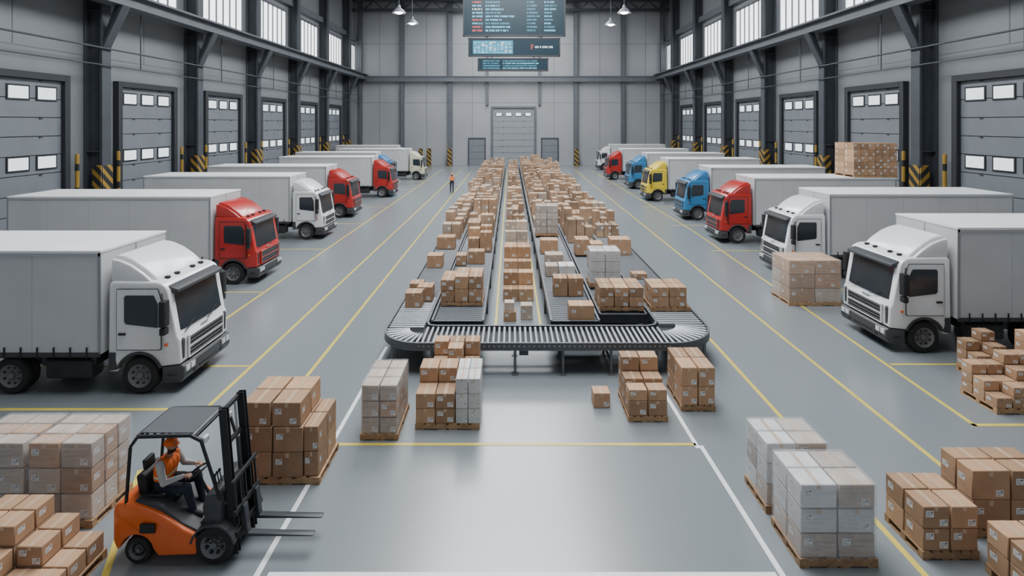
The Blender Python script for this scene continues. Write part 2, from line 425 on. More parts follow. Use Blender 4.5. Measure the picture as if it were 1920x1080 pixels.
W=1.04; BW=1.11
def taper(x,y,z):
    f=1.0
    if x>-.34: f=1-.07*min(1,((x+.34)/.40))**1.6
    if z>2.34: f*=1-.04*(z-2.34)/.16
    return (x,y*f,z)
def truck(xf,ynear,facing,color,label,L=9.2,boxtop=3.3):
    P=PAINT[color]
    e=bpy.data.objects.new('truck',None); COL.objects.link(e)
    e.empty_display_size=.5
    e.location=(xf,ynear+BW,0); e.rotation_euler=(0,0,0 if facing>0 else math.pi)
    e['label']=label; e['category']='truck'; e['group']='parked delivery trucks'
    def cab():
        arch=[(-.85+.50*math.cos(a),.42+.50*math.sin(a)) for a in [math.radians(t) for t in range(24,157,12)]]
        pts=[(-1.55,.5),(-1.55,2.44),(-1.49,2.49),(-.52,2.48),(-.40,2.45),(-.30,2.38),(-.235,2.28),(-.05,1.26),(.0,1.18),(.02,.64),(-.36,.62)]+arch+[(-1.34,.5)]
        return MB().prism(pts,-W,W).warp(taper).mesh('cab',[P],bevel=.04,seg=4)
    obj('cab',cached(('cab',color),cab),parent=e)
    def ws():
        b=MB(); n=Vector((1,0,.18)).normalized()*.02
        rows=[]
        ny=9
        for (x,z,hw) in ((-.060,1.34,.90),(-.212,2.19,.87)):
            rows.append([Vector((x-.03*abs(t)**4,hw*t,z)) for t in [(-1+2*i/(ny-1)) for i in range(ny)]])
        vs=[p+n for r_ in rows for p in r_]+[p-n*2 for r_ in rows for p in r_]
        fs=[]
        for i in range(ny-1):
            fs.append((i,i+1,ny+i+1,ny+i)); fs.append((2*ny+i+1,2*ny+i,3*ny+i,3*ny+i+1))
            fs.append((i+1,i,2*ny+i,2*ny+i+1)); fs.append((ny+i,ny+i+1,3*ny+i+1,3*ny+i))
        fs.append((0,ny,3*ny,2*ny)); fs.append((ny-1,3*ny-1,4*ny-1,2*ny-1))
        b.add(vs,fs)
        return b.mesh('windshield',[M_glass],smooth=True)
    obj('windshield',cached('ws',ws),parent=e)
    def wip(): return MB().bar((-.005,0,1.29),(-.045,.48,1.46),.018,.014).mesh('wiper',[M_black])
    for y in (-.8,.1): obj('windshield_wiper',cached('wip',wip),parent=e,loc=(.01,y,0))
    def visor():
        return MB().prism([(-.26,2.26),(-.32,2.38),(-.08,2.29),(-.06,2.22),(-.20,2.20)],-.92,.92).mesh('visor',[M_dgrey],bevel=.012)
    obj('sun_visor',cached('visor',visor),parent=e)
    def grille():
        b=MB().box(.0,.03,-.70,.70,.70,1.16,0)
        for i in range(6): b.box(.025,.06,-.68,.68,.725+i*.075,.750+i*.075,1)
        b.box(.025,.065,-.72,.72,1.15,1.185,2).box(.025,.065,-.72,.72,.68,.705,2).box(.025,.065,-.725,-.69,.70,1.16,2).box(.025,.065,.69,.725,.70,1.16,2)
        b.box(.025,.066,-.70,.70,.915,.945,2)
        return b.mesh('grille',[M_black,M_slat,P])
    obj('grille',cached(('grille',color),grille),parent=e)
    def badge(): return MB().box(0,.02,-.14,.14,-.025,.025).mesh('badge',[M_chrome],bevel=.005,seg=1)
    obj('front_badge',cached('badge',badge),parent=e,loc=(-.018,0,1.235))
    def defl():
        return MB().prism([(-.02,.70),(.02,.72),(.03,1.14),(-.02,1.2)],-.05,.05).mesh('deflector',[M_dgrey],bevel=.012,seg=1)
    for s in (-1,1): obj('corner_vent',cached('defl',defl),parent=e,loc=(0,s*.86,0))
    def bumper():
        b=MB().prism([(-.34,.26),(-.34,.60),(.04,.62),(.09,.57),(.09,.34),(.03,.24)],-W+.0,W-.0).warp(taper)
        b.box(.09,.10,-.40,.40,.34,.42,1).box(.09,.10,-.62,-.48,.32,.40,1).box(.09,.10,.48,.62,.32,.40,1)
        return b.mesh('bumper',[M_dgrey,M_black],bevel=.025,seg=2)
    obj('bumper',cached('bumper',bumper),parent=e)
    def hl():
        b=MB().box(-.04,.025,-.19,.19,-.085,.085,1).box(.025,.035,-.17,-.02,-.065,.065,0).box(.025,.035,.01,.17,-.065,.065,0)
        return b.mesh('headlight',[M_lamp,M_black],bevel=.008,seg=1)
    for s in (-1,1): obj('headlight',cached('hl',hl),parent=e,loc=(.08,s*.74,.51))
    for s in (-1,1):
        q=lambda a,b_: (min(s*a,s*b_),max(s*a,s*b_))
        def door():
            b=MB().prism([(-.40,.98),(-1.36,.98),(-1.36,2.34),(-.44,2.34),(-.36,2.1),(-.36,1.0)],*q(0,.010),1)
            b.prism([(-.412,1.0),(-1.345,1.0),(-1.345,2.325),(-.45,2.325),(-.375,2.1),(-.375,1.02)],*q(.004,.018),0)
            return b.mesh('door',[P,M_black])
        d=obj('cab_door',cached(('cdoor',color,s),door),parent=e,loc=(0,s*W,0))
        def sw():
            return MB().prism([(-.43,1.48),(-1.14,1.56),(-1.18,1.62),(-1.18,2.16),(-1.14,2.2),(-.52,2.2),(-.43,2.0)],*q(.016,.028)).mesh('side_window',[M_glass],bevel=.004,seg=1)
        obj('side_window',cached(('sw',s),sw),parent=e,loc=(0,s*W,0))
        def hd(): return MB().box(-1.30,-1.14,*q(.016,.045),1.32,1.37).mesh('door_handle',[M_black],bevel=.005,seg=1)
        obj('door_handle',cached(('hd',s),hd),parent=d)
        def mir():
            b=MB().box(-.07,.07,-.09,.09,-.32,.24).box(-.06,.06,-.08,.08,-.50,-.35)
            b.bar((0,0,.2),(-.14,-.13*s,.36),.035,.035).bar((0,0,-.47),(-.14,-.13*s,-.47),.035,.035)
            return b.mesh('mirror',[M_black],bevel=.02,seg=2)
        obj('side_mirror',cached(('mir',s),mir),parent=e,loc=(-.22,s*(W+.14),1.88))
        def pan():
            b=MB().prism([(-1.53,.52),(-1.53,.93),(-1.38,.93),(-1.38,.75),(-1.33,.56)],*q(0,.012))
            return b.mesh('panel',[M_dgrey])
        obj('cab_step',cached(('step',s),pan),parent=e,loc=(0,s*W,0))
        def st2():
            return MB().box(-.32,-.06,*q(-.10,.01),.40,.45).mesh('entry_step',[M_black],bevel=.006,seg=1)
        obj('entry_step',cached(('st2',s),st2),parent=e,loc=(0,s*W*.975,0))
        def fl():
            o_=[(-.85+.53*math.cos(math.radians(t)),.42+.53*math.sin(math.radians(t))) for t in range(20,161,10)]
            i_=[(-.85+.47*math.cos(math.radians(t)),.42+.47*math.sin(math.radians(t))) for t in range(160,19,-10)]
            return MB().prism(o_+i_,*q(-.05,.02)).mesh('arch',[M_dgrey])
        obj('wheel_arch_flare',cached(('fl',s),fl),parent=e,loc=(0,s*W,0))
        def marker(): return MB().box(-.30,-.24,*q(-.02,.02),1.06,1.12).mesh('m',[M_orange],bevel=.006,seg=1)
        obj('indicator_lamp',cached(('mk',s),marker),parent=e,loc=(0,s*(W-.01),0))
    def fair():
        def tp(x,y,z):
            t=max(0,(z-2.47)/.6); f=1-.12*t
            if x>-1.0: f*=1-.08*(x+1.0)/.5
            return (x,y*f,z)
        b=MB().prism([(-.56,2.46),(-.60,2.52),(-.80,2.70),(-1.02,2.86),(-1.18,2.95),(-1.34,3.01),(-1.50,3.03),(-1.53,3.02),(-1.53,2.46)],-.90,.90).warp(tp)
        for s in (-1,1):
            b.prism([(-.62,2.46),(-.84,2.66),(-1.10,2.84),(-1.36,2.95),(-1.53,2.98),(-1.53,2.46)],min(s*.88,s*.97),max(s*.88,s*.97))
        return b.mesh('fairing',[P],bevel=.035,seg=3)
    obj('roof_fairing',cached(('fair',color),fair),parent=e)
    def rl(): return MB().box(-.05,.05,-.05,.05,0,.06).mesh('roof_lamp',[M_black],bevel=.01,seg=1)
    for y in (-.65,-.3,.3,.65): obj('roof_lamp',cached('rl',rl),parent=e,loc=(-.48,y,2.46))
    bt=boxtop
    def cargo():
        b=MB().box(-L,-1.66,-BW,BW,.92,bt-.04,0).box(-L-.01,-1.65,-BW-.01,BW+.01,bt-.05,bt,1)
        for x in (-L,-1.7):
            for s in (-1,1): b.box(x-.01,x+.05,s*(BW+.005)-.012,s*(BW+.005)+.012,.92,bt-.04,2)
        for s in (-1,1):
            n=5
            for i in range(1,n):
                x=-1.66-(L-1.66)*i/n; b.box(x-.006,x+.006,s*(BW+.001)-.003,s*(BW+.001)+.003,.95,bt-.06,4)
            b.box(-L,-1.66,s*(BW+.005)-.015,s*(BW+.005)+.015,.86,.96,3)
            b.box(-L,-1.66,s*(BW+.005)-.012,s*(BW+.005)+.012,bt-.12,bt-.05,4)
        b.box(-1.66,-1.645,-.01,.01,.95,bt-.06,4)
        return b.mesh('cargo_box',[M_box,M_roof,M_trim,M_dgrey,M_bseam],recalc=False)
    obj('cargo_box',cached(('cargo',L,bt),cargo),parent=e)
    def straps():
        b=MB()
        for s in (-1,1):
            n=20
            for i in range(n):
                x=-1.95-(L-2.3)*i/(n-1); b.box(x-.012,x+.012,s*(BW+.025)-.012,s*(BW+.025)+.012,.84,1.08,0)
        return b.mesh('straps',[M_black])
    obj('curtain_straps',cached(('straps',L),straps),parent=e,kind='stuff')
    def chas():
        b=MB()
        for s in (-1,1):
            b.box(-L+.1,-.35,s*.42-.05,s*.42+.05,.55,.82)
        for x in (-1.9,-3.0,-5,-6.5,-8.8 if L>8.8 else -8.5): b.box(x-.06,x+.06,-1.0,1.0,.62,.86)
        for x in (-.85,-3.7,-7.0,-8.0): b.cyl((x,-.9,.41),(x,.9,.41),.07,seg=8); b.box(x-.06,x+.06,-.45,.45,.41,.6)
        b.box(-L,-L+.12,-1.02,1.02,.4,.55)
        for s in (-1,1): b.box(-L+.02,-L+.1,s*.6-.05,s*.6+.05,.4,.9)
        for s in (-1,1): b.box(-5.2,-5.08,s*.8-.06,s*.8+.06,.12,.85).box(-5.28,-5.0,s*.8-.12,s*.8+.12,.08,.13)
        return b.mesh('chassis',[M_chas],bevel=.008,seg=1)
    obj('chassis',cached(('chas',L),chas),parent=e)
    def tank():
        return MB().box(-2.95,-1.9,-.2,.2,.34,.76).mesh('fuel_tank',[M_chas],bevel=.07,seg=3)
    for s in (-1,1): obj('fuel_tank',cached('tank',tank),parent=e,loc=(0,s*.85,0))
    def guard():
        b=MB().box(-6.3,-4.35,-.015,.015,.42,.52).box(-6.3,-4.35,-.015,.015,.64,.74)
        for x in (-6.2,-5.4,-4.5): b.box(x-.03,x+.03,-.02,.02,.4,.86)
        return b.mesh('side_guard',[M_dgrey])
    for s in (-1,1): obj('side_guard',cached('guard',guard),parent=e,loc=(0,s*1.02,0),rot=(0,0,0))
    for s in (-1,1):
        wheel_parts(e,-.85,s*.90,s)
        for x in (-3.7,-7.0,-8.0): wheel_parts(e,x,s*.88,s,w=.34)
    return e
lt='truck with a grey box trailer parked at the dock'
T=[(-7.38,11.75,'white'),(-9.5,19.8,'red'),(-9.75,27.5,'white'),(-10.1,33.9,'red'),(-9.65,43.3,'red'),(-11.1,50.2,'blue'),(-9.3,57,'cream')]
for i,(x,y,c) in enumerate(T): truck(x,y,1,c,f'{c} cab {lt}',boxtop=3.2 if i==0 else 3.3)
truck(-12.5,66.0,1,'white','white cab '+lt)
T=[(9.95,13.86,'white'),(10.6,20.5,'white'),(10.5,26.6,'red'),(10.75,33.0,'blue'),(10.5,41.1,'yellow'),(10.85,48.8,'blue'),(10.3,57,'red'),(11.3,69,'white')]
for x,y,c in T: truck(x,y,-1,c,f'{c} cab {lt}',L=8.7)

# ------------------------------------------------------------------ boxes & pallets
NBOX=[0]
def box_mesh(w,d,h,var,pale=0):
    w,d,h=round(w,3),round(d,3),round(h,3)
    def mk():
        b=MB().box(-w/2,w/2,-d/2,d/2,0,h)
        bm=bmesh.new()
        me=b.mesh('carton',[(M_card,M_card3,M_card4)[int(pale)],M_tape,M_seam,M_label,M_ink],bevel=.009,seg=1)
        bm.from_mesh(me)
        def q(vs,mi):
            f=bm.faces.new([bm.verts.new(v) for v in vs]); f.material_index=mi
        e=.0012
        t=min(.03,w*.07)
        q([(-t,-d/2+.008,h+e),(t,-d/2+.008,h+e),(t,d/2-.008,h+e),(-t,d/2-.008,h+e)],1)
        q([(-.003,-d/2+.008,h+1.4*e),(.003,-d/2+.008,h+1.4*e),(.003,d/2-.008,h+1.4*e),(-.003,d/2-.008,h+1.4*e)],2)
        dn=h*.2
        q([(-t,-d/2-e,h-dn),(t,-d/2-e,h-dn),(t,-d/2-e,h-.008),(-t,-d/2-e,h-.008)],1)
        q([(t,d/2+e,h-dn),(-t,d/2+e,h-dn),(-t,d/2+e,h-.008),(t,d/2+e,h-.008)],1)
        def lab(fx,u0,v0,lw,lh):
            def R(a0,b0,a1,b1,mi,o):
                q([fx(a0,b0,o),fx(a1,b0,o),fx(a1,b1,o),fx(a0,b1,o)],mi)
            R(u0,v0,u0+lw,v0+lh,3,e*1.5)
            for i in range(3):
                R(u0+lw*.1,v0+lh*(.16+.26*i),u0+lw*(.55+.3*((i+var)%2)),v0+lh*(.25+.26*i),4,e*2.2)
            R(u0+lw*.62,v0+lh*.62,u0+lw*.9,v0+lh*.88,4,e*2.4)
        F=lambda u,v,o:(u,-d/2-o,v)
        Rr=lambda u,v,o:(w/2+o,u,v)
        Lf=lambda u,v,o:(-w/2-o,-u,v)
        lw,lh=min(.11,w*.30),min(.09,h*.30)
        if var!=1: lab(F,w*.12,h*.12,lw,lh)
        if var in (1,2): lab(F,-w*.40,h*.52,lw,lh)
        lab(Rr,-d*.35,h*.45,lw,lh); lab(Lf,-d*.35,h*.45,lw,lh)
        bm.to_mesh(me); bm.free(); return me
    return cached(('carton',w,d,h,var,int(pale)),mk)
def carton(cx,cy,z,w,d,h,rz=0,pale=0,group=None,label=None,parent=None):
    me=box_mesh(w,d,h,random.randint(0,2),pale)
    if parent is None:
        NBOX[0]+=1
        return obj('cardboard_box',me,loc=(cx,cy,z),rot=(0,0,rz),label=label or 'brown taped cardboard box with a white shipping label',cat='box',group=group or 'cardboard boxes')
    return obj('cardboard_box',me,parent=parent,loc=(cx,cy,z),rot=(0,0,rz))
PH=.12
def pallet_mesh(w,d):
    w,d=round(w,2),round(d,2)
    def mk():
        b=MB(); n=6; bw=w/(n+ (n-1)*.35)
        for i in range(3):
            y=-d/2+ (d-.09)*i/2; b.box(-w/2,w/2,y,y+.09,.02,.095)
        for i in range(n):
            x=-w/2+i*bw*1.35; b.box(x,x+bw,-d/2,d/2,.097,PH)
        for i in (0,2,3,5):
            x=-w/2+i*bw*1.35; b.box(x,x+bw,-d/2,d/2,0,.018)
        return b.mesh('pallet',[M_wood])
    return cached(('pallet',w,d),mk)
def pallet(x0,y0,w,d,z=0,label='worn wooden pallet carrying stacked boxes',parent=None):
    if parent: return obj('pallet',pallet_mesh(w,d),parent=parent,loc=(0,0,0))
    return obj('pallet',pallet_mesh(w,d),loc=(x0+w/2,y0+d/2,z),label=label,cat='pallet',group='wooden pallets')
def stack(x0,y0,w,d,nx,ny,bh,levels,z=0,pal=True,group=None,pale=0,jit=.006):
    if pal: pallet(x0,y0,w,d,z); z0=z+PH+.002
    else: z0=z
    cw=w/nx; cd=d/ny
    for j in range(ny):
        for i in range(nx):
            for l in range(levels[j][i]):
                carton(x0+cw*(i+.5)+random.uniform(-jit,jit)*.5,y0+cd*(j+.5)+random.uniform(-jit,jit)*.5,z0+l*(bh+.004),cw-.022,cd-.022,bh,rz=random.uniform(-.008,.008),group=group,pale=pale)
def wrapped(x0,y0,w,d,h,nx,ny,nz,z=0,label='pallet load of boxes in clear stretch wrap',white=False,brown=.25):
    e=bpy.data.objects.new('wrapped_pallet_load',None); COL.objects.link(e); e.location=(x0+w/2,y0+d/2,z)
    e['label']=label; e['category']='pallet load'; e['group']='stretch wrapped pallet loads'
    pallet(0,0,w,d,parent=e)
    cw=(w-.03)/nx; cd=(d-.03)/ny; ch=(h-PH)/nz
    for k in range(nz):
        for j in range(ny):
            for i in range(nx):
                if 0<i<nx-1 and 0<j<ny-1 and k<nz-1: continue
                pl=(0 if random.random()<brown else 1) if not white else (2 if random.random()<.75 else 1)
                carton(-w/2+.015+cw*(i+.5),-d/2+.015+cd*(j+.5),PH+.002+k*ch,cw-.024,cd-.024,ch-.016,pale=pl,parent=e)
    obj('stretch_wrap',MB().box(-w/2+.006,w/2-.006,-d/2+.006,d/2-.006,.06,h+.012).mesh('wrap',[M_wrapw if white else M_wrap],bevel=.02,seg=2),parent=e)
    return e

wrapped(-2.86,10.1,.72,1.15,1.04,2,3,3)
g='boxes on the pallet by the conveyor end'
pallet(-1.88,10.45,1.26,.95)
for j,hh in enumerate((2,2)):
    for i in range(2):
        for l in range(hh+ (1 if j==1 else 0)):
            carton(-1.68+i*.39,10.68+j*.47,PH+.002+l*.294,.375,.45,.29,group=g)
for j in range(2):
    for i in range(2):
        for l in range(3): carton(-1.09+.125+i*.245,10.68+j*.47,PH+.002+l*.294,.235,.45,.29,pale=2,group=g,label='pale wrapped cardboard box stacked on a pallet')
stack(-1.75,11.72,1.05,.75,3,2,.31,[[2,3,2],[3,3,3]],group='boxes stacked in front of the conveyor')
carton(1.92,11.42,0,.35,.33,.31,group='loose boxes on the floor',label='single small brown cardboard box standing on the floor')
stack(2.36,10.72,.80,1.05,2,3,.29,[[1,1],[2,2],[3,3]],group='stepped boxes on a pallet')
for xx in (2.56,2.96): carton(xx,10.9,PH+.294+.003,.37,.32,.22,group='stepped boxes on a pallet')
stack(3.55,11.12,.72,1.05,2,2,.39,[[2,2],[2,2]],group='tall boxes on a pallet')
# load beside the forklift
g='boxes on the pallet beside the forklift'
pallet(-4.50,8.86,1.32,1.0)
for (x,w_) in ((-4.23,.50),(-3.72,.50)):
    for j in range(2):
        carton(x,9.10+j*.49,PH+.002,w_-.012,.475,.41,rz=random.uniform(-.01,.01),group=g)
for (x,w_) in ((-4.22,.50),(-3.71,.50)):
    for j in range(2):
        carton(x,9.10+j*.49,PH+.002+.416,w_-.014,.47,.41,rz=random.uniform(-.012,.012),group=g)
for (x,w_) in ((-4.24,.48),(-3.74,.49)):
    for j in range(2):
        carton(x,9.11+j*.48,PH+.002+.832,w_-.014,.46,.40,rz=random.uniform(-.012,.012),group=g)
for j in range(2):
    for l in range(2): carton(-3.335,9.12+j*.47,PH+.002+l*.416,.24,.45,.41,rz=random.uniform(-.01,.01),group=g)
# right foreground
wrapped(3.90,7.2,1.06,.80,1.12,2,2,3,white=True,label='pallet load of white boxes in clear stretch wrap')
wrapped(3.92,8.2,.98,.75,1.08,2,2,3,white=True,label='pallet load of white boxes in clear stretch wrap')
stack(5.66,7.33,.78,.75,2,2,.30,[[2,2],[2,2]],group='boxes on the small corner pallet')
stack(6.68,7.72,1.15,.60,2,2,.42,[[2,2],[2,2]],group='boxes on the corner pallet')
stack(6.36,6.50,.85,.65,2,2,.285,[[2,2],[2,2]],group='boxes at the edge pallet')
g='pile of small boxes by the truck'
stack(10.02,11.0,1.4,.9,4,3,.21,[[1,2,2,3],[2,2,3,3],[3,3,4,4]],group=g)
stack(11.68,11.3,1.2,1.1,4,3,.22,[[3,4,4,4],[4,5,5,5],[5,6,6,6]],group=g)
stack(10.88,12.45,.72,.6,2,2,.22,[[2,3],[3,4]],group=g)
wrapped(9.15,17.55,1.75,1.2,1.5,2,2,3,label='large pallet of boxes in stretch wrap beside a truck',brown=.45)
pallet(17.2,26.75,2.2,1.6,z=3.302,label='wooden pallet of boxes on a trailer roof')
for k in range(5):
    for i in range(6):
        for j in range(2):
            carton(17.2+.183+i*.366,26.75+.4+j*.8,3.302+PH+.002+k*.32,.35,.78,.315,group='boxes stacked on the trailer roof')
wrapped(-8.22,7.9,1.0,.85,1.26,2,3,3); wrapped(-7.2,7.9,1.0,.85,1.26,2,3,3)
g='stepped boxes on a corner pallet'
pallet(-7.0,6.45,1.4,.95)
for i,(x,n) in enumerate(((-6.82,3),(-6.47,3),(-6.12,2),(-5.79,1))):
    for j in range(3):
        nn=n
        if j==0: nn=max(1,n-1)
        for l in range(nn): carton(x,6.61+j*.31,PH+.002+l*.254,.33,.29,.25,group=g)

# ------------------------------------------------------------------ conveyors
CZt=.75
XL0,XL1=-3.2,-2.2; XR0,XR1=3.85,5.1; YF0,YF1=12.75,13.85; YE=71
ce=bpy.data.objects.new('roller_conveyor',None); COL.objects.link(ce); ce.location=(.9,13.3,0)
ce['label']='long U-shaped steel roller conveyor with dark side rails on legs'; ce['category']='conveyor'
def toce(b): return b.warp(lambda x,y,z:(x-.9,y-13.3,z))
R=1.0; RR=1.25
def path_outer():
    pts=[(XL0,YE),(XL0,YF0+R)]
    for i in range(1,13):
        a=math.pi+i*(math.pi/2)/12; pts.append((XL0+R+R*math.cos(a),YF0+R+R*math.sin(a)))
    pts.append((XR1-RR,YF0))
    for i in range(1,13):
        a=-math.pi/2+i*(math.pi/2)/12; pts.append((XR1-RR+RR*math.cos(a),YF0+RR+RR*math.sin(a)))
    pts.append((XR1,YE)); return pts
def rail(pts,z0,z1,w,mi=0,b=None):
    b=b or MB()
    for p,q in zip(pts[:-1],pts[1:]):
        b.bar((p[0],p[1],(z0+z1)/2),(q[0],q[1],(z0+z1)/2),w,z1-z0,mi)
    return b
po=path_outer()
b=rail(po,CZt-.15,CZt+.0,.05); rail(po,CZt+.0,CZt+.018,.06,1,b); rail(po,CZt-.165,CZt-.145,.07,1,b)
x=XL0+R
while x<XR1-RR: b.cyl((x,YF0-.04,CZt-.06),(x,YF0-.02,CZt-.06),.02,seg=6,mi=2); x+=.12
obj('outer_side_rail',toce(b).mesh('rail',[M_rail2,M_steel2,M_trim]),parent=ce)
pi_=[(XL1,YE),(XL1,YF1+.25),(XL1+.08,YF1+.06),(XL1+.25,YF1),(XR0-.3,YF1),(XR0-.1,YF1+.08),(XR0,YF1+.3),(XR0,YE)]
b=rail(pi_,CZt-.15,CZt+.0,.05); rail(pi_,CZt+.0,CZt+.018,.06,1,b)
obj('inner_side_rail',toce(b).mesh('rail',[M_rail2,M_steel2]),parent=ce)
tp=[(XL0+.04,YF0+R)]
for i in range(1,11):
    a=math.pi+i*(math.pi/2)/10; tp.append((XL0+R+(R-.04)*math.cos(a),YF0+R+(R-.04)*math.sin(a)))
for i in range(0,11):
    a=-math.pi/2+i*(math.pi/2)/10; tp.append((XR1-RR+(RR-.04)*math.cos(a),YF0+RR+(RR-.04)*math.sin(a)))
tp+=[(XR1-.04,YE),(XR0+.03,YE),(XR0+.03,YF1+.25),(XR0-.25,YF1-.03),(XL1+.25,YF1-.03),(XL1-.03,YF1+.2),(XL1-.03,YE),(XL0+.04,YE)]
obj('under_tray',toce(MB().prism(tp,CZt-.125,CZt-.11,axis='z')).mesh('tray',[M_gapshade]),parent=ce)  # added dark sheet under the rollers, makes the gaps look shaded
rr=.036
def roller_mesh(L): return cached(('roller',round(L,2)),lambda: MB().cyl((0,-L/2,0),(0,L/2,0),rr,seg=10).cyl((0,-L/2-.02,0),(0,L/2+.02,0),.012,seg=6,mi=1).mesh('roller',[M_roller,M_rail],smooth=True))
rl=[]
n=46
for i in range(n): rl.append((XL0+R+.06+(XR1-RR-XL0-R-.12)*i/(n-1),(YF0+YF1)/2,0,1.0))
def corner(cx,cy,a0,a1,r0,r1,n):
    for i in range(n):
        a=a0+(a1-a0)*(i+.5)/n; rm=(r0+r1)/2; rl.append((cx+rm*math.cos(a),cy+rm*math.sin(a),a-math.pi/2,r1-r0))
corner(XL0+R,YF0+R,math.pi,1.5*math.pi,.40,.96,9)
corner(XR1-RR,YF0+RR,-math.pi/2,0,.45,1.20,11)
y=YF0+R+.10; side=[]
while y<YE-.2:
    side.append(((XL0+XL1)/2,y,math.pi/2,.9)); side.append(((XR0+XR1)/2,y+.25,math.pi/2,1.15)); y+=.15
allr=rl+side
for (x,y,a,L) in allr[:98]:
    obj('roller',roller_mesh(L),parent=ce,loc=(x-.9,y-13.3,CZt-.035),rot=(0,0,a))
b=MB()
for (x,y,a,L) in allr[98:]:
    dx,dy=-math.sin(a)*L/2,math.cos(a)*L/2
    b.cyl((x-dx,y-dy,CZt-.035),(x+dx,y+dy,CZt-.035),rr,seg=6)
o=obj('rollers',toce(b).mesh('rollers',[M_roller2],smooth=True),parent=ce,kind='stuff')
def leg():
    b=MB().box(-.03,.03,-.03,.03,0,CZt-.15).box(-.08,.08,-.08,.08,0,.015)
    return b.mesh('leg',[M_steel2])
legs=[(XL0+.3,YF0+.25),(-1.9,YF0+.03),(-1.05,YF0+.03),(.1,YF0+.03),(1.25,YF0+.03),(2.4,YF0+.03),(3.5,YF0+.03),(XR1-.35,YF0+.35),(-1.9,YF1),(-1.05,YF1),(.1,YF1),(1.25,YF1),(2.4,YF1),(3.4,YF1)]
yy=15
while yy<70:
    legs+= [(XL0,yy),(XL1,yy),(XR0,yy),(XR1,yy)]; yy+=3.0
for (x,y) in legs: obj('leg',cached('leg',leg),parent=ce,loc=(x-.9,y-13.3,0))
for x in (-1.9,-1.05,.1,1.25,2.4):
    obj('cross_brace',MB().box(-.02,.02,YF0-13.3+.03,YF1-13.3,.27,.32).mesh('brace',[M_steel2]),parent=ce,loc=(x-.9,0,0))
obj('long_brace',MB().box(-1.9-.9,3.4-.9,YF1-13.3-.03,YF1-13.3+.03,.40,.45).mesh('brace',[M_steel2]),parent=ce)
b=MB().cyl((.3,YF0+.25,.5),(.3,YF0+.6,.5),.1,seg=14).box(.2,.42,YF0+.1,YF0+.3,.42,.60)
obj('drive_unit',toce(b).mesh('drive',[M_steel]),parent=ce)
def lane(x0,x1,y0,y1,label):
    e=bpy.data.objects.new('straight_conveyor',None); COL.objects.link(e); cx=(x0+x1)/2; e.location=(cx,y0,0)
    e['label']=label; e['category']='conveyor'; e['group']='straight conveyor lanes'
    L=y1-y0; w=(x1-x0)/2
    b=MB().box(-w,-w+.04,0,L,CZt-.2,CZt+.05).box(w-.04,w,0,L,CZt-.2,CZt+.05).box(-w,w,-.02,.03,CZt-.2,CZt+.03)
    b.box(-w-.01,-w+.05,0,L,CZt+.05,CZt+.065,1).box(w-.05,w+.01,0,L,CZt+.05,CZt+.065,1).box(-w,w,-.03,.03,CZt+.03,CZt+.045,1)
    obj('side_frame',b.mesh('frame',[M_rail,M_steel2]),parent=e)
    obj('under_tray',MB().box(-w+.04,w-.04,.03,L,CZt-.125,CZt-.11).mesh('tray',[M_gapshade]),parent=e)  # same added dark sheet, painted shade between the lane rollers
    b=MB(); y=.12
    while y<L: b.cyl((-w+.05,y,CZt-.036),(w-.05,y,CZt-.036),.036,seg=6); y+=.15
    obj('rollers',b.mesh('rollers',[M_roller2],smooth=True),parent=e,kind='stuff')
    y=.12
    lm=cached('legpair%.2f'%w,lambda: MB().box(-w,-w+.07,0,.07,0,CZt-.2).box(w-.07,w,0,.07,0,CZt-.2).box(-w+.07,w-.07,.01,.05,.22,.28).bar((-w+.05,.03,.25),(w-.05,.03,CZt-.24),.03,.03).mesh('leg',[M_steel]))
    while y<L: obj('leg_frame',lm,parent=e,loc=(0,y,0)); y+=2.6
    return e
lane(-2.1,-.72,14.1,YE,'dark framed straight conveyor lane loaded with boxes')
lane(1.05,2.35,14.1,YE,'dark framed straight conveyor lane loaded with boxes')
lane(2.42,3.72,14.6,YE,'dark framed straight conveyor lane loaded with boxes')

Z=CZt+.004
G='boxes travelling on the conveyor'
def cb(x0,x1,y,h,d=.5,z=Z,pale=0,rz=0): carton((x0+x1)/2,y+d/2,z,x1-x0,d,h,rz,pale,G)
cb(-3.02,-2.55,15.2,.42,.45); cb(-2.78,-2.32,15.75,.42,.5); cb(-3.1,-2.7,16.3,.36,.45)
pallet(-2.02,15.35,1.2,1.0,z=Z)
for i in range(3):
    for j in range(2):
        hh=.31 if i<1 else .36
        for l in range(2): cb(-2.02+i*.4,-2.02+i*.4+.385,15.35+j*.5,hh,.48,z=Z+PH+.003+l*(hh+.004))
cb(-3.05,-2.5,19.4,.45,.55); cb(-2.03,-1.65,19.7,.38,.55) ; cb(-1.6,-1.0,19.9,.48,.5)
cb(-3.1,-2.35,22.3,.5,.6); cb(-1.75,-1.3,21.8,.55,.5); cb(-1.27,-.8,21.8,.8,.5); cb(-1.75,-1.3,22.35,.85,.5); cb(-1.27,-.8,22.35,.95,.5)
cb(1.55,2.22,14.2,.40,.45); 
cb(1.30,1.72,16.2,.55,.5); cb(1.75,2.2,16.2,.55,.5)
ZB=CZt+.068
pallet(2.46,14.75,1.22,.95,z=ZB); pallet(3.92,14.9,1.1,.9,z=Z)
zz=ZB+PH+.003
for i in range(3):
    for j in range(2):
        for l in range(2): cb(2.46+i*.41,2.46+i*.41+.39,14.75+j*.475,.26,.455,z=zz+l*.264)
for i in range(2):
    for j in range(2):
        for l in range(2): cb(3.94+i*.5,3.94+i*.5+.48,14.92+j*.44,.27,.42,z=Z+PH+.003+l*.274)
wrapped(2.5,16.9,1.0,.8,1.15,2,2,3,z=ZB,label='tall white stretch wrapped load on the conveyor',white=True)
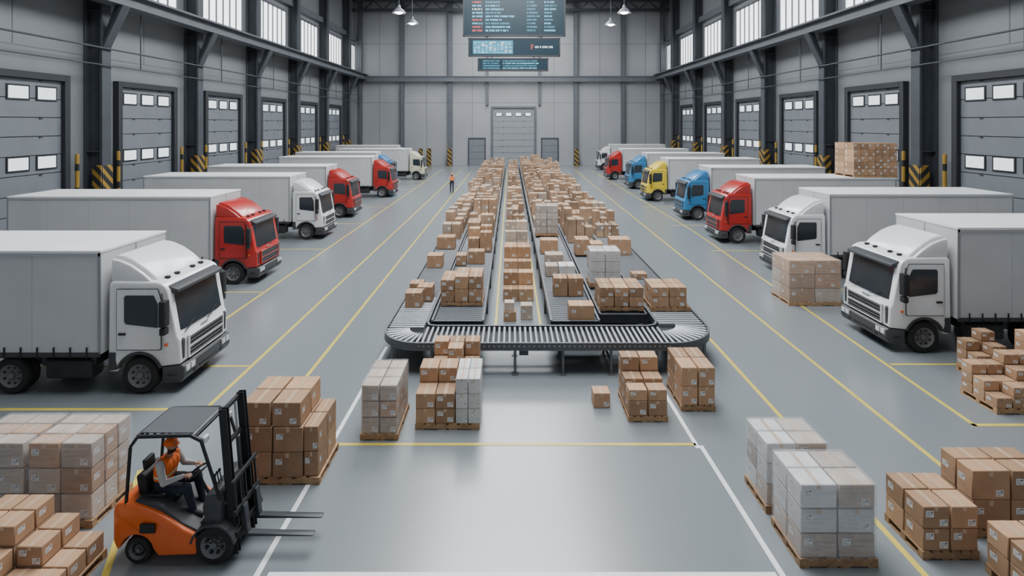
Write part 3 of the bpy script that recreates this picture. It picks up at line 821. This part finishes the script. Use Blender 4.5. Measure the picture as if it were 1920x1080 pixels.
cb(1.2,1.62,18.3,.36,.55,pale=1); cb(1.66,2.2,18.3,.36,.6,pale=2); cb(1.25,1.9,19.3,.5,.55,pale=1)
cb(2.55,3.1,21.0,.62,.7,z=ZB); cb(3.14,3.64,21.0,.45,.7,z=ZB); cb(3.98,4.8,21.3,.62,.7); cb(4.1,4.6,18.0,.18,.4)
cb(1.2,1.9,21.5,.55,.6)
wrapped(1.14,24.6,1.05,.9,1.4,2,2,4,z=ZB,label='tall pale stretch wrapped load on the conveyor')
cb(-.22,.16,16.15,.30,.38,z=0); cb(-.2,.1,16.2,.26,.3,z=.305,pale=1); cb(.3,.66,16.3,.44,.36,z=0,pale=1)
def centre(y,lv,w=.5,h=.42,pale=0):
    for i in range(2):
        for j in range(2):
            for l in range(lv-(1 if j==0 and lv>1 else 0)): cb(-.26+i*(w+.02),-.26+i*(w+.02)+w,y+j*.48,h,.46,z=l*(h+.004),pale=pale)
centre(18.0,2); centre(20.0,3); centre(22.3,2); centre(24.3,4,h=.36,pale=1)
items=[]
def dense(x0,x1,y0,zb,hmin,hmax,dens):
    y=y0
    while y<68:
        d=random.uniform(.5,.75)
        if random.random()<dens:
            n=random.choice((2,3,3)) if x1-x0>.9 else 2
            H=random.uniform(hmin,hmax); bh=random.choice((.28,.34,.42)); w=(x1-x0)/n
            for i in range(n):
                lv=max(1,int(round(H/bh))-random.choice((0,0,1,1)))
                for l in range(lv):
                    items.append((x0+w*i+.014,x0+w*(i+1)-.014,y,d-.05,zb+l*(bh+.004),bh,random.random()<.16))
        y+=d
dense(-3.12,-2.28,24.2,Z,.35,1.1,.78)
dense(-2.02,-.8,24.0,Z,.4,1.25,.84)
dense(1.14,2.26,27.0,Z,.4,1.25,.84)
dense(2.50,3.64,23.5,Z,.4,1.25,.82)
dense(3.95,5.0,23.4,Z,.35,1.1,.76)
dense(-.26,.78,27.0,0.0,.5,1.5,.85)
items.sort(key=lambda t:t[2])
quota=max(0,300-NBOX[0])
print('boxes individually so far',NBOX[0],'dense',len(items))
for t in items[:quota]:
    x0,x1,y,d,z,h,p=t
    carton((x0+x1)/2,y+d/2,z,x1-x0,math.floor(d*20)/20,h,0,1 if p else 0,G)
b=MB()
for (x0,x1,y,d,z,h,p) in items[quota:]:
    b.box(x0,x1,y,y+d,z,z+h,2 if p else 0)
    xm=(x0+x1)/2; b.box(xm-.03,xm+.03,y-.002,y+d,z+h,z+h+.003,1)
    if random.random()<.5: b.box(xm+.05,xm+.15,y-.004,y,z+.1,z+.2,3)
o=obj('cardboard_boxes',b.mesh('boxes',[M_card2,M_tape,M_card3,M_label],recalc=False),kind='stuff',label='hundreds of brown cardboard boxes stacked along the conveyor lanes',cat='boxes')

# ------------------------------------------------------------------ hanging screens
def screen(x0,x1,z0,z1,y,kind,label):
    e=bpy.data.objects.new('display_board',None); COL.objects.link(e); cx=(x0+x1)/2; e.location=(cx,y,z1)
    e['label']=label; e['category']='display screen'; e['group']='hanging display boards'
    w=(x1-x0)/2; h=z1-z0
    obj('screen_case',MB().box(-w,w,-.0,.25,-h,0).box(-w,w,-.04,0,-.1,0).box(-w,w,-.04,0,-h,-h+.1).box(-w,-w+.1,-.04,0,-h,0).box(w-.1,w,-.04,0,-h,0).mesh('case',[M_dgrey],bevel=.01,seg=1),parent=e)
    obj('screen_panel',MB().box(-w+.1,w-.1,-.02,-.002,-h+.1,-.1).mesh('panel',[M_scr]),parent=e)
    def word(b,x,z,L,hh,mi):
        xx=x
        while xx<x+L:
            cw=hh*random.uniform(.4,.65); b.box(xx,xx+cw,-.03,-.021,-z-hh*random.uniform(.8,1),-z,mi); xx+=cw+hh*(.15 if random.random()<.8 else .55)
    def fin(b,nm='screen_text'):
        obj(nm,b.mesh('text',[M_scyan,M_scyan2,M_sred,M_swht],recalc=False),parent=e,kind='stuff')
    if kind==1:
        rows=9
        for r in range(rows):
            b=MB()
            z=.22+r*(h-.45)/rows; hh=.15
            word(b,-w+.7,z,.7,hh,2 if r in (0,5,7,8) else (3 if r in (2,) else 0)); word(b,-w+1.7,z,random.uniform(1.0,2.1),hh,0 if r%3 else 1)
            word(b,w-2.9,z,random.uniform(.5,1.0),hh*.9,1); word(b,w-1.6,z,random.uniform(.5,.95),hh*.9,1 if r%2 else 0)
            fin(b)
    elif kind==2:
        b=MB()
        b.box(-w+.35,-w+3.35,-.024,-.021,-h+.2,-.2,1)
        for i in range(10):
            for j in range(7):
                if random.random()<.8: b.box(-w+.42+i*.29,-w+.42+i*.29+random.uniform(.14,.26),-.03,-.025,-h+.26+j*.127,-h+.26+j*.127+.08,random.choice((0,0,3)))
        fin(b,'screen_table')
        b=MB()
        b.box(w-2.2,w-2.13,-.03,-.021,-h+.52,-h+.9,2); b.box(w-2.2,w-1.98,-.03,-.021,-h+.84,-h+.9,2); b.box(w-2.2,w-2.02,-.03,-.021,-h+.69,-h+.75,2)
        word(b,w-1.9,h*.44,1.3,.16,3); fin(b)
    else:
        for r in range(4):
            b=MB(); word(b,-w+.4,.16+r*.18,1.2,.11,1); word(b,-w+1.9,.16+r*.18,random.uniform(2,2.8),.11,0 if r%2 else 1); fin(b)
    top=CZ-z1 if kind==1 else .12
    for s in (-1,1): obj('hanger',MB().box(s*w*.6-.04,s*w*.6+.04,.08,.16,0,top).mesh('hanger',[M_dgrey]),parent=e)
screen(-3.6,4.1,12.56,15.4,40,1,'large dark display board with cyan and red rows of text')
screen(-3.2,3.7,11.04,12.44,40,2,'medium dark display board with a cyan table and logo')
screen(-2.5,2.8,9.95,10.92,40,3,'small dark display strip with cyan text rows')

def pend():
    b=MB().lathe([(.06,.62),(.12,.55),(.14,.4),(.3,.28),(.5,.05),(.52,0),(.49,0),(.28,.25),(.1,.36)],(0,0,0),24,0,axis='z')
    return b.mesh('shade',[M_steel2],smooth=True)
for x,y,z in ((-8.4,40,14.3),(-8.4,45.4,14.5),(8.5,40,14.3),(8.5,45.4,14.4)):
    e=bpy.data.objects.new('pendant_lamp',None); COL.objects.link(e); e.location=(x,y,z)
    e['label']='industrial high bay pendant lamp with glowing bulb'; e['category']='lamp'; e['group']='high bay pendant lamps'
    obj('lamp_shade',cached('pend',pend),parent=e)
    obj('bulb',cached('bulb',lambda:MB().ell((0,0,.08),(.3,.3,.16),16,8).mesh('bulb',[M_bulb],smooth=True)),parent=e)
    obj('rod',MB().cyl((0,0,.6),(0,0,CZ-z),.025,seg=8).mesh('rod',[M_steel]),parent=e)

# ------------------------------------------------------------------ people
def segdist(p,a,b_):
    ab=b_-a; t=max(0,min(1,(p-a).dot(ab)/max(1e-9,ab.length_squared))); return (p-(a+ab*t)).length,t
def hand_prims(w,d,n,s):
    w=Vector(w);d=Vector(d).normalized();n=Vector(n).normalized();s=Vector(s).normalized()
    P=[]
    for k in (-.025,0,.025): P.append((w+s*k*.6,w+d*.085+s*k,.017,.016))
    for i,(off,L) in enumerate(((.033,.07),(.011,.078),(-.011,.072),(-.033,.058))):
        a=w+d*.09+s*off; b1=a+(d*.8+n*.5).normalized()*L*.42; c=b1+(d*.1+n*1).normalized()*L*.33; e=c+(d*-.7+n*.6).normalized()*L*.27
        P+=[(a,b1,.0095,.009),(b1,c,.009,.0085),(c,e,.0085,.0075)]
    a=w+d*.03+s*.03; b1=a+(s*.8+d*.6+n*.4).normalized()*.038; c=b1+(d*.6+n*.8).normalized()*.03
    P+=[(a,b1,.012,.0105),(b1,c,.0105,.009)]
    return P
def person(name_loc,J,scale,label,voxel,rz,hands,headdir=(1,0,0),bulk=1.0):
    V=Vector
    prims=[]
    def T(a,b2,r0,r1,m,t=False):
        k=bulk if m in (0,1) else 1
        prims.append((V(a),V(b2),r0*k,r1*k,m,t))
    SH,PA,SK,BO,HA=0,1,2,3,4
    pel,sp,ch,nk,hd=[V(J[k]) for k in ('pel','spine','chest','neck','head')]
    lat=V((0,1,0))
    for s in (-1,1):
        T(pel+lat*.07*s,sp+lat*.06*s,.105,.10,PA)
        T(sp+lat*.06*s,ch+lat*.085*s,.10,.105,SH,True)
        T(ch+lat*.085*s,V(J['sh%d'%s])*.75+nk*.25-V((0,0,.03)),.10,.06,SH,True)
        T(V(J['sh%d'%s]),V(J['el%d'%s]),.052,.043,SH); T(V(J['el%d'%s]),V(J['wr%d'%s]),.041,.028,SH)
        T(V(J['hip%d'%s]),V(J['kn%d'%s]),.088,.060,PA); T(V(J['kn%d'%s]),V(J['an%d'%s]),.058,.042,PA)
        T(V(J['an%d'%s])+V((0,0,-.01)),V(J['toe%d'%s]),.045,.035,BO); T(V(J['an%d'%s])+V((-.03,0,-.03)),V(J['an%d'%s]),.04,.04,BO)
    T(sp,ch,.105,.11,SH,True)
    T(nk-V((0,0,.05)),hd-V((0,0,.06)),.052,.05,SK)
    hx=V(headdir).normalized(); hy=V((0,0,1)).cross(hx).normalized()
    T(hd+V((0,0,.035))-hx*.02,hd+V((0,0,.03))+hx*.012,.084,.082,SK)
    T(hd+V((0,0,0))+hx*.015,hd+V((0,0,-.065))+hx*.03,.070,.050,SK)
    T(hd+hx*.088+V((0,0,.012)),hd+hx*.107+V((0,0,-.022)),.010,.014,SK)
    for s in (-1,1): T(hd+hy*s*.08+V((0,0,.01)),hd+hy*s*.084+V((0,0,-.02)),.014,.010,SK)
    T(hd+hx*.075+V((0,0,.034))-hy*.03,hd+hx*.075+V((0,0,.034))+hy*.03,.014,.014,SK)
    for h in hands:
        for (a,b2,r0,r1) in hand_prims(*h): T(a,b2,r0,r1,SK)
    b=MB()
    for (a,b2,r0,r1,m_,t) in prims: b.tube(a,b2,r0,r1,0,12)
    me=b.mesh('tmp',[M_skin],recalc=False)
    o=bpy.data.objects.new('tmp',me); COL.objects.link(o)
    rm=o.modifiers.new('r','REMESH'); rm.mode='VOXEL'; rm.voxel_size=voxel
    sm=o.modifiers.new('s','SMOOTH'); sm.factor=.5; sm.iterations=2
    bpy.context.view_layer.update()
    dg=bpy.context.evaluated_depsgraph_get()
    me2=bpy.data.meshes.new_from_object(o.evaluated_get(dg))
    bpy.data.objects.remove(o)
    me2.materials.clear()
    for mm in (M_shirt,M_pants,M_skin,M_boot,M_hair): me2.materials.append(mm)
    vf=[]
    for p in me2.polygons:
        c=p.center; best=None
        for (a,b2,r0,r1,m_,t) in prims:
            dd,tt=segdist(c,a,b2); dd-=r0+(r1-r0)*tt
            if best is None or dd<best[0]: best=(dd,m_,t)
        p.material_index=best[1]
        rel=c-hd
        if best[1]==2 and best[0]<.02 and rel.length<.14:
            if rel.dot(hx)<-.03 and rel.z>-.05: p.material_index=4
            elif rel.z<-.045 and rel.dot(hx)>-.01 and rel.z>-.125: p.material_index=4
        if best[2]: vf.append(p.index)
    me2.shade_smooth()
    body=obj('person',me2,loc=name_loc,rot=(0,0,rz),label=label,cat='person'); body.scale=(scale,)*3
    used={}; vs=[];fs=[];ms=[]
    for fi in vf:
        p=me2.polygons[fi]; ff=[]
        for vi in p.vertices:
            if vi not in used:
                used[vi]=len(vs); v=me2.vertices[vi]; vs.append(v.co+v.normal*.012)
            ff.append(used[vi])
        fs.append(tuple(ff)); rz_=(p.center-pel).z
        ms.append(1 if (.20<rz_<.235) else 0)
    vme=bpy.data.meshes.new('safety_vest'); vme.from_pydata(vs,[],fs); vme.materials.append(M_vest); vme.materials.append(M_refl)
    vme.polygons.foreach_set('material_index',ms); vme.shade_smooth()
    vo=obj('safety_vest',vme,parent=body,label='orange high visibility vest'); so=vo.modifiers.new('s','SOLIDIFY'); so.thickness=.008
    b=MB(); c=hd+V((0,0,.045))-hx*.01
    prof=[(.0,.078),(.04,.073),(.072,.052),(.092,.02),(.099,-.005),(.103,-.02),(.097,-.022)]
    b.lathe(prof,c,20,0,axis='z'); 
    b.ell(c+hx*.085+V((0,0,-.018)),(.06,.07,.008),14,6)
    obj('hat',b.mesh('hat',[M_vest],smooth=True),parent=body,label='orange cap')
    for s in (-1,1):
        e=hd+hx*.083+hy*.03*s+V((0,0,.016))
        obj('eye',MB().ell(e,(.010,.012,.008),10,6,0).ell(e+hx*.007,(.005,.005,.005),8,6,1).mesh('eye',[M_eye,M_hair],smooth=True),parent=body)
    m_=hd+hx*.083+V((0,0,-.055))
    obj('mouth',MB().ell(m_,(.008,.022,.006),10,6).mesh('mouth',[M_lip],smooth=True),parent=body)
    return body

# ------------------------------------------------------------------ forklift
FX,FYc=-5.44,7.62
fk=bpy.data.objects.new('forklift',None); COL.objects.link(fk); fk.location=(FX,FYc,0)
fk['label']='orange and black counterbalance forklift with overhead guard and empty forks'; fk['category']='forklift'
hw=.40
arch=[(.36+.235*math.cos(a),.19+.235*math.sin(a)) for a in [math.radians(t) for t in range(170,9,-20)]]
pts=[(.0,.30),(.0,.70),(.04,.80),(.14,.85),(.30,.84),(.46,.79),(.66,.71),(.84,.60),(1.0,.50),(1.16,.42),(1.18,.16),(.66,.14)]+list(reversed(arch))+[(.08,.2)]
def ctw(x,y,z):
    f=1.0
    if x<.2: f=1-.18*((.2-x)/.2)**1.5
    return (x,y*f,z)
obj('counterweight_body',MB().prism(pts,-hw,hw).warp(ctw).mesh('body',[M_orange],bevel=.05,seg=4),parent=fk)
for s in (-1,1): obj('body_vent',MB().box(.42,.62,s*hw-.012,s*hw+.012,.46,.58).mesh('vent',[M_black]),parent=fk)
b=MB().prism([(.24,.78),(.30,.85),(.60,.82),(.78,.70),(.95,.56),(1.2,.44),(1.48,.44),(1.48,.30),(1.1,.32),(.9,.42),(.6,.62),(.3,.74)],-hw+.06,hw-.06)
b.box(1.0,1.60,-.26,.26,.14,.34)
obj('engine_cover',b.mesh('hood',[M_dgrey],bevel=.025,seg=2),parent=fk)
obj('floor_plate',MB().box(.85,1.45,-hw+.01,hw-.01,.38,.42).mesh('plate',[M_black],bevel=.01,seg=1),parent=fk)
b=MB().prism([(1.30,.44),(1.24,.78),(1.28,.94),(1.42,.97),(1.50,.88),(1.50,.44)],-hw+.02,hw-.02)
obj('dashboard',b.mesh('dash',[M_dgrey],bevel=.03,seg=2),parent=fk)
for s in (-1,1):
    fa=[(1.40+.31*math.cos(math.radians(t)),.27+.31*math.sin(math.radians(t))) for t in range(10,171,20)]
    fb=[(1.40+.285*math.cos(math.radians(t)),.27+.285*math.sin(math.radians(t))) for t in range(170,9,-20)]
    obj('fender',MB().prism(fa+fb,s*.31-.11,s*.31+.11).mesh('fender',[M_dgrey]),parent=fk)
def seat():
    b=MB().box(.42,.82,-.2,.2,.93,.995)
    b.prism([(.34,.97),(.28,1.34),(.34,1.38),(.41,1.34),(.46,.99)],-.2,.2)
    b.prism([(.31,1.36),(.29,1.5),(.35,1.5),(.37,1.36)],-.1,.1)
    for s in (-1,1): b.box(.48,.72,s*.235-.025,s*.235+.025,1.09,1.13)
    return b.mesh('seat',[M_black],bevel=.025,seg=3)
so=obj('seat',seat(),parent=fk,loc=(-.06,0,-.25))
b=MB(); zt=1.74
for s in (-1,1):
    y=s*(hw-.04)
    b.bar((.20,y,.80),(.26,y,1.60),.035,.04); b.bar((.26,y,1.60),(.36,y,zt),.035,.04); b.bar((.36,y,zt),(1.08,y,zt+.02),.045,.045)
    b.bar((1.08,y,zt+.02),(1.22,y,zt-.05),.045,.045); b.bar((1.22,y,zt-.05),(1.48,y,.88),.035,.04)
for x in (.36,1.14): b.bar((x,-hw+.04,zt),(x,hw-.04,zt),.05,.04)
for i in range(7): b.bar((.45+i*.10,-hw+.06,zt+.005),(.45+i*.10,hw-.06,zt+.005),.028,.03)
obj('overhead_guard',b.mesh('guard',[M_black],bevel=.01,seg=2),parent=fk)
obj('guard_roof_plate',MB().box(.38,1.10,-hw+.07,hw-.07,zt+.028,zt+.04).mesh('plate',[M_groof],bevel=.004,seg=1),parent=fk)
b=MB()
prof=[(.15+.014*math.cos(t*math.pi/4),.014*math.sin(t*math.pi/4)) for t in range(9)]
b.lathe(prof,(0,0,0),28,0,axis='z')
for k in range(3):
    a=k*2.094; b.bar((0,0,-.02),(.15*math.cos(a),.15*math.sin(a),0),.02,.012)
b.cyl((0,0,-.60),(0,0,.0),.02,seg=10); b.cyl((0,0,-.03),(0,0,.012),.04,seg=14)
obj('steering_wheel',b.mesh('steering_wheel',[M_black],smooth=True),parent=fk,loc=(.955,0,1.035),rot=(0,-.5,0))
for k in range(3):
    b=MB().cyl((1.36,-.2+k*.06,.92),(1.32,-.2+k*.06,1.10),.008,seg=8).ell((1.32,-.2+k*.06,1.11),(.02,.02,.025),10,6)
    obj('control_lever',b.mesh('lever',[M_black],smooth=True),parent=fk)
ML=(-.06,0,-.135); MR=(0,-.085,0)
b=MB()
for s in (-1,1):
    y=s*.24
    b.box(1.65,1.76,y-.04,y-.025,.06,2.06).box(1.65,1.76,y+.025,y+.04,.06,2.06).box(1.65,1.67,y-.025,y+.025,.06,2.06)
    b.box(1.69,1.74,y-.02,y+.02,.10,2.0)
for z in (.12,.95,1.5,1.98): b.box(1.65,1.70,-.22,.22,z,z+.06)
obj('mast',b.mesh('mast',[M_black],bevel=.006,seg=1),parent=fk,loc=ML,rot=MR)
for s in (-1,1):
    b=MB().cyl((1.66,s*.13,.15),(1.66,s*.13,1.45),.028,seg=12,mi=0).cyl((1.66,s*.13,1.45),(1.66,s*.13,1.95),.016,seg=10,mi=1)
    obj('lift_cylinder',b.mesh('cyl',[M_dgrey,M_chrome],smooth=True),parent=fk,loc=ML,rot=MR)
    obj('tilt_cylinder',MB().bar((1.20,s*.3,.52),(1.52,s*.26,.80),.05,.05).mesh('tilt',[M_dgrey]),parent=fk)
b=MB().box(1.77,1.81,-.34,.34,.34,.40).box(1.77,1.81,-.34,.34,.62,.68)
for i in range(5): b.box(1.78,1.80,-.30+i*.143,-.275+i*.143,.68,1.05)
b.box(1.775,1.81,-.34,.34,1.05,1.09).box(1.77,1.80,-.2,-.17,.4,.62).box(1.77,1.80,.17,.2,.4,.62)
obj('load_backrest',b.mesh('backrest',[M_black]),parent=fk,loc=ML,rot=MR)
for s in (-1,1):
    y=s*.17
    b=MB().prism([(1.74,.27),(1.71,.70),(1.745,.70),(1.79,.315),(2.68,.292),(2.70,.28),(2.68,.272)],y-.05,y+.05)
    obj('fork',b.mesh('fork',[M_rail],bevel=.006,seg=1),parent=fk)
for s in (-1,1):
    wheel_parts(fk,1.40,s*.30,s,r=.27,w=.17); wheel_parts(fk,.36,s*.29,s,r=.19,w=.15)
for s in (-1,1): obj('work_light',MB().box(1.22,1.28,s*.3-.05,s*.3+.05,1.64,1.72).mesh('light',[M_lamp],bevel=.01,seg=1),parent=fk)

J={'pel':(0,0,0),'spine':(.0,0,.16),'chest':(.03,0,.34),'neck':(.06,0,.50),'head':(.10,0,.635)}
for s in (-1,1):
    J['sh%d'%s]=(.04,s*.20,.44); J['el%d'%s]=(.15,s*.27,.19); J['wr%d'%s]=(.39,s*.17,.235)
    J['hip%d'%s]=(.02,s*.09,-.02); J['kn%d'%s]=(.44,s*.15,.04); J['an%d'%s]=(.54,s*.13,-.34); J['toe%d'%s]=(.68,s*.14,-.38)
hands=[((.39,s*.17,.235),(1,-.15*s,.12),(.2,0,-1),(0,-s,.1)) for s in (-1,1)]
S=.88
person((FX+.50,FYc,.855),J,S,'forklift driver in orange cap and orange vest seated steering',.0065,0,hands,headdir=(1,-.12,-.12),bulk=1.2)

J={'pel':(0,0,.95),'spine':(.0,0,1.10),'chest':(.0,0,1.28),'neck':(.01,0,1.45),'head':(.02,0,1.60)}
for s in (-1,1):
    J['sh%d'%s]=(.0,s*.19,1.40); J['el%d'%s]=(-.10*s,s*.25,1.14); J['wr%d'%s]=(.02-.16*s,s*.25,.90)
    J['hip%d'%s]=(0,s*.09,.93); J['kn%d'%s]=(.05+.14*s,s*.10,.50); J['an%d'%s]=(-.04+.22*s,s*.09,.08); J['toe%d'%s]=(.11+.22*s,s*.10,.035)
hands=[((.02-.16*s,s*.25,.90),(.15,0,-1),(.3,-s*.7,0),(1,0,.1)) for s in (-1,1)]
person((-5.12,46.2,0),J,1.0,'worker in orange vest and cap walking across the floor',.010,-math.pi/2+.2,hands)

# ------------------------------------------------------------------ light, world, camera
w=bpy.data.worlds.new('World'); scene.world=w; w.use_nodes=True
w.node_tree.nodes['Background'].inputs[0].default_value=(.76,.82,.9,1); w.node_tree.nodes['Background'].inputs[1].default_value=.40
for i,(x,y) in enumerate(((0,12),(0,34),(0,54))):
    l=bpy.data.lights.new('roof_area',type='AREA'); l.shape='RECTANGLE'; l.size=12; l.size_y=16; l.energy=3200; l.color=(.95,.98,1)
    o=bpy.data.objects.new('roof_light',l); COL.objects.link(o); o.location=(x,y,22.8)
cam=bpy.data.cameras.new('Camera'); co=bpy.data.objects.new('Camera',cam); COL.objects.link(co)
cam.sensor_width=36; cam.lens=1000/1920*36; cam.shift_y=-308/1920; cam.shift_x=2/1920
co.location=(0,0,6); co.rotation_euler=(math.pi/2,0,0); cam.clip_end=300
scene.camera=co
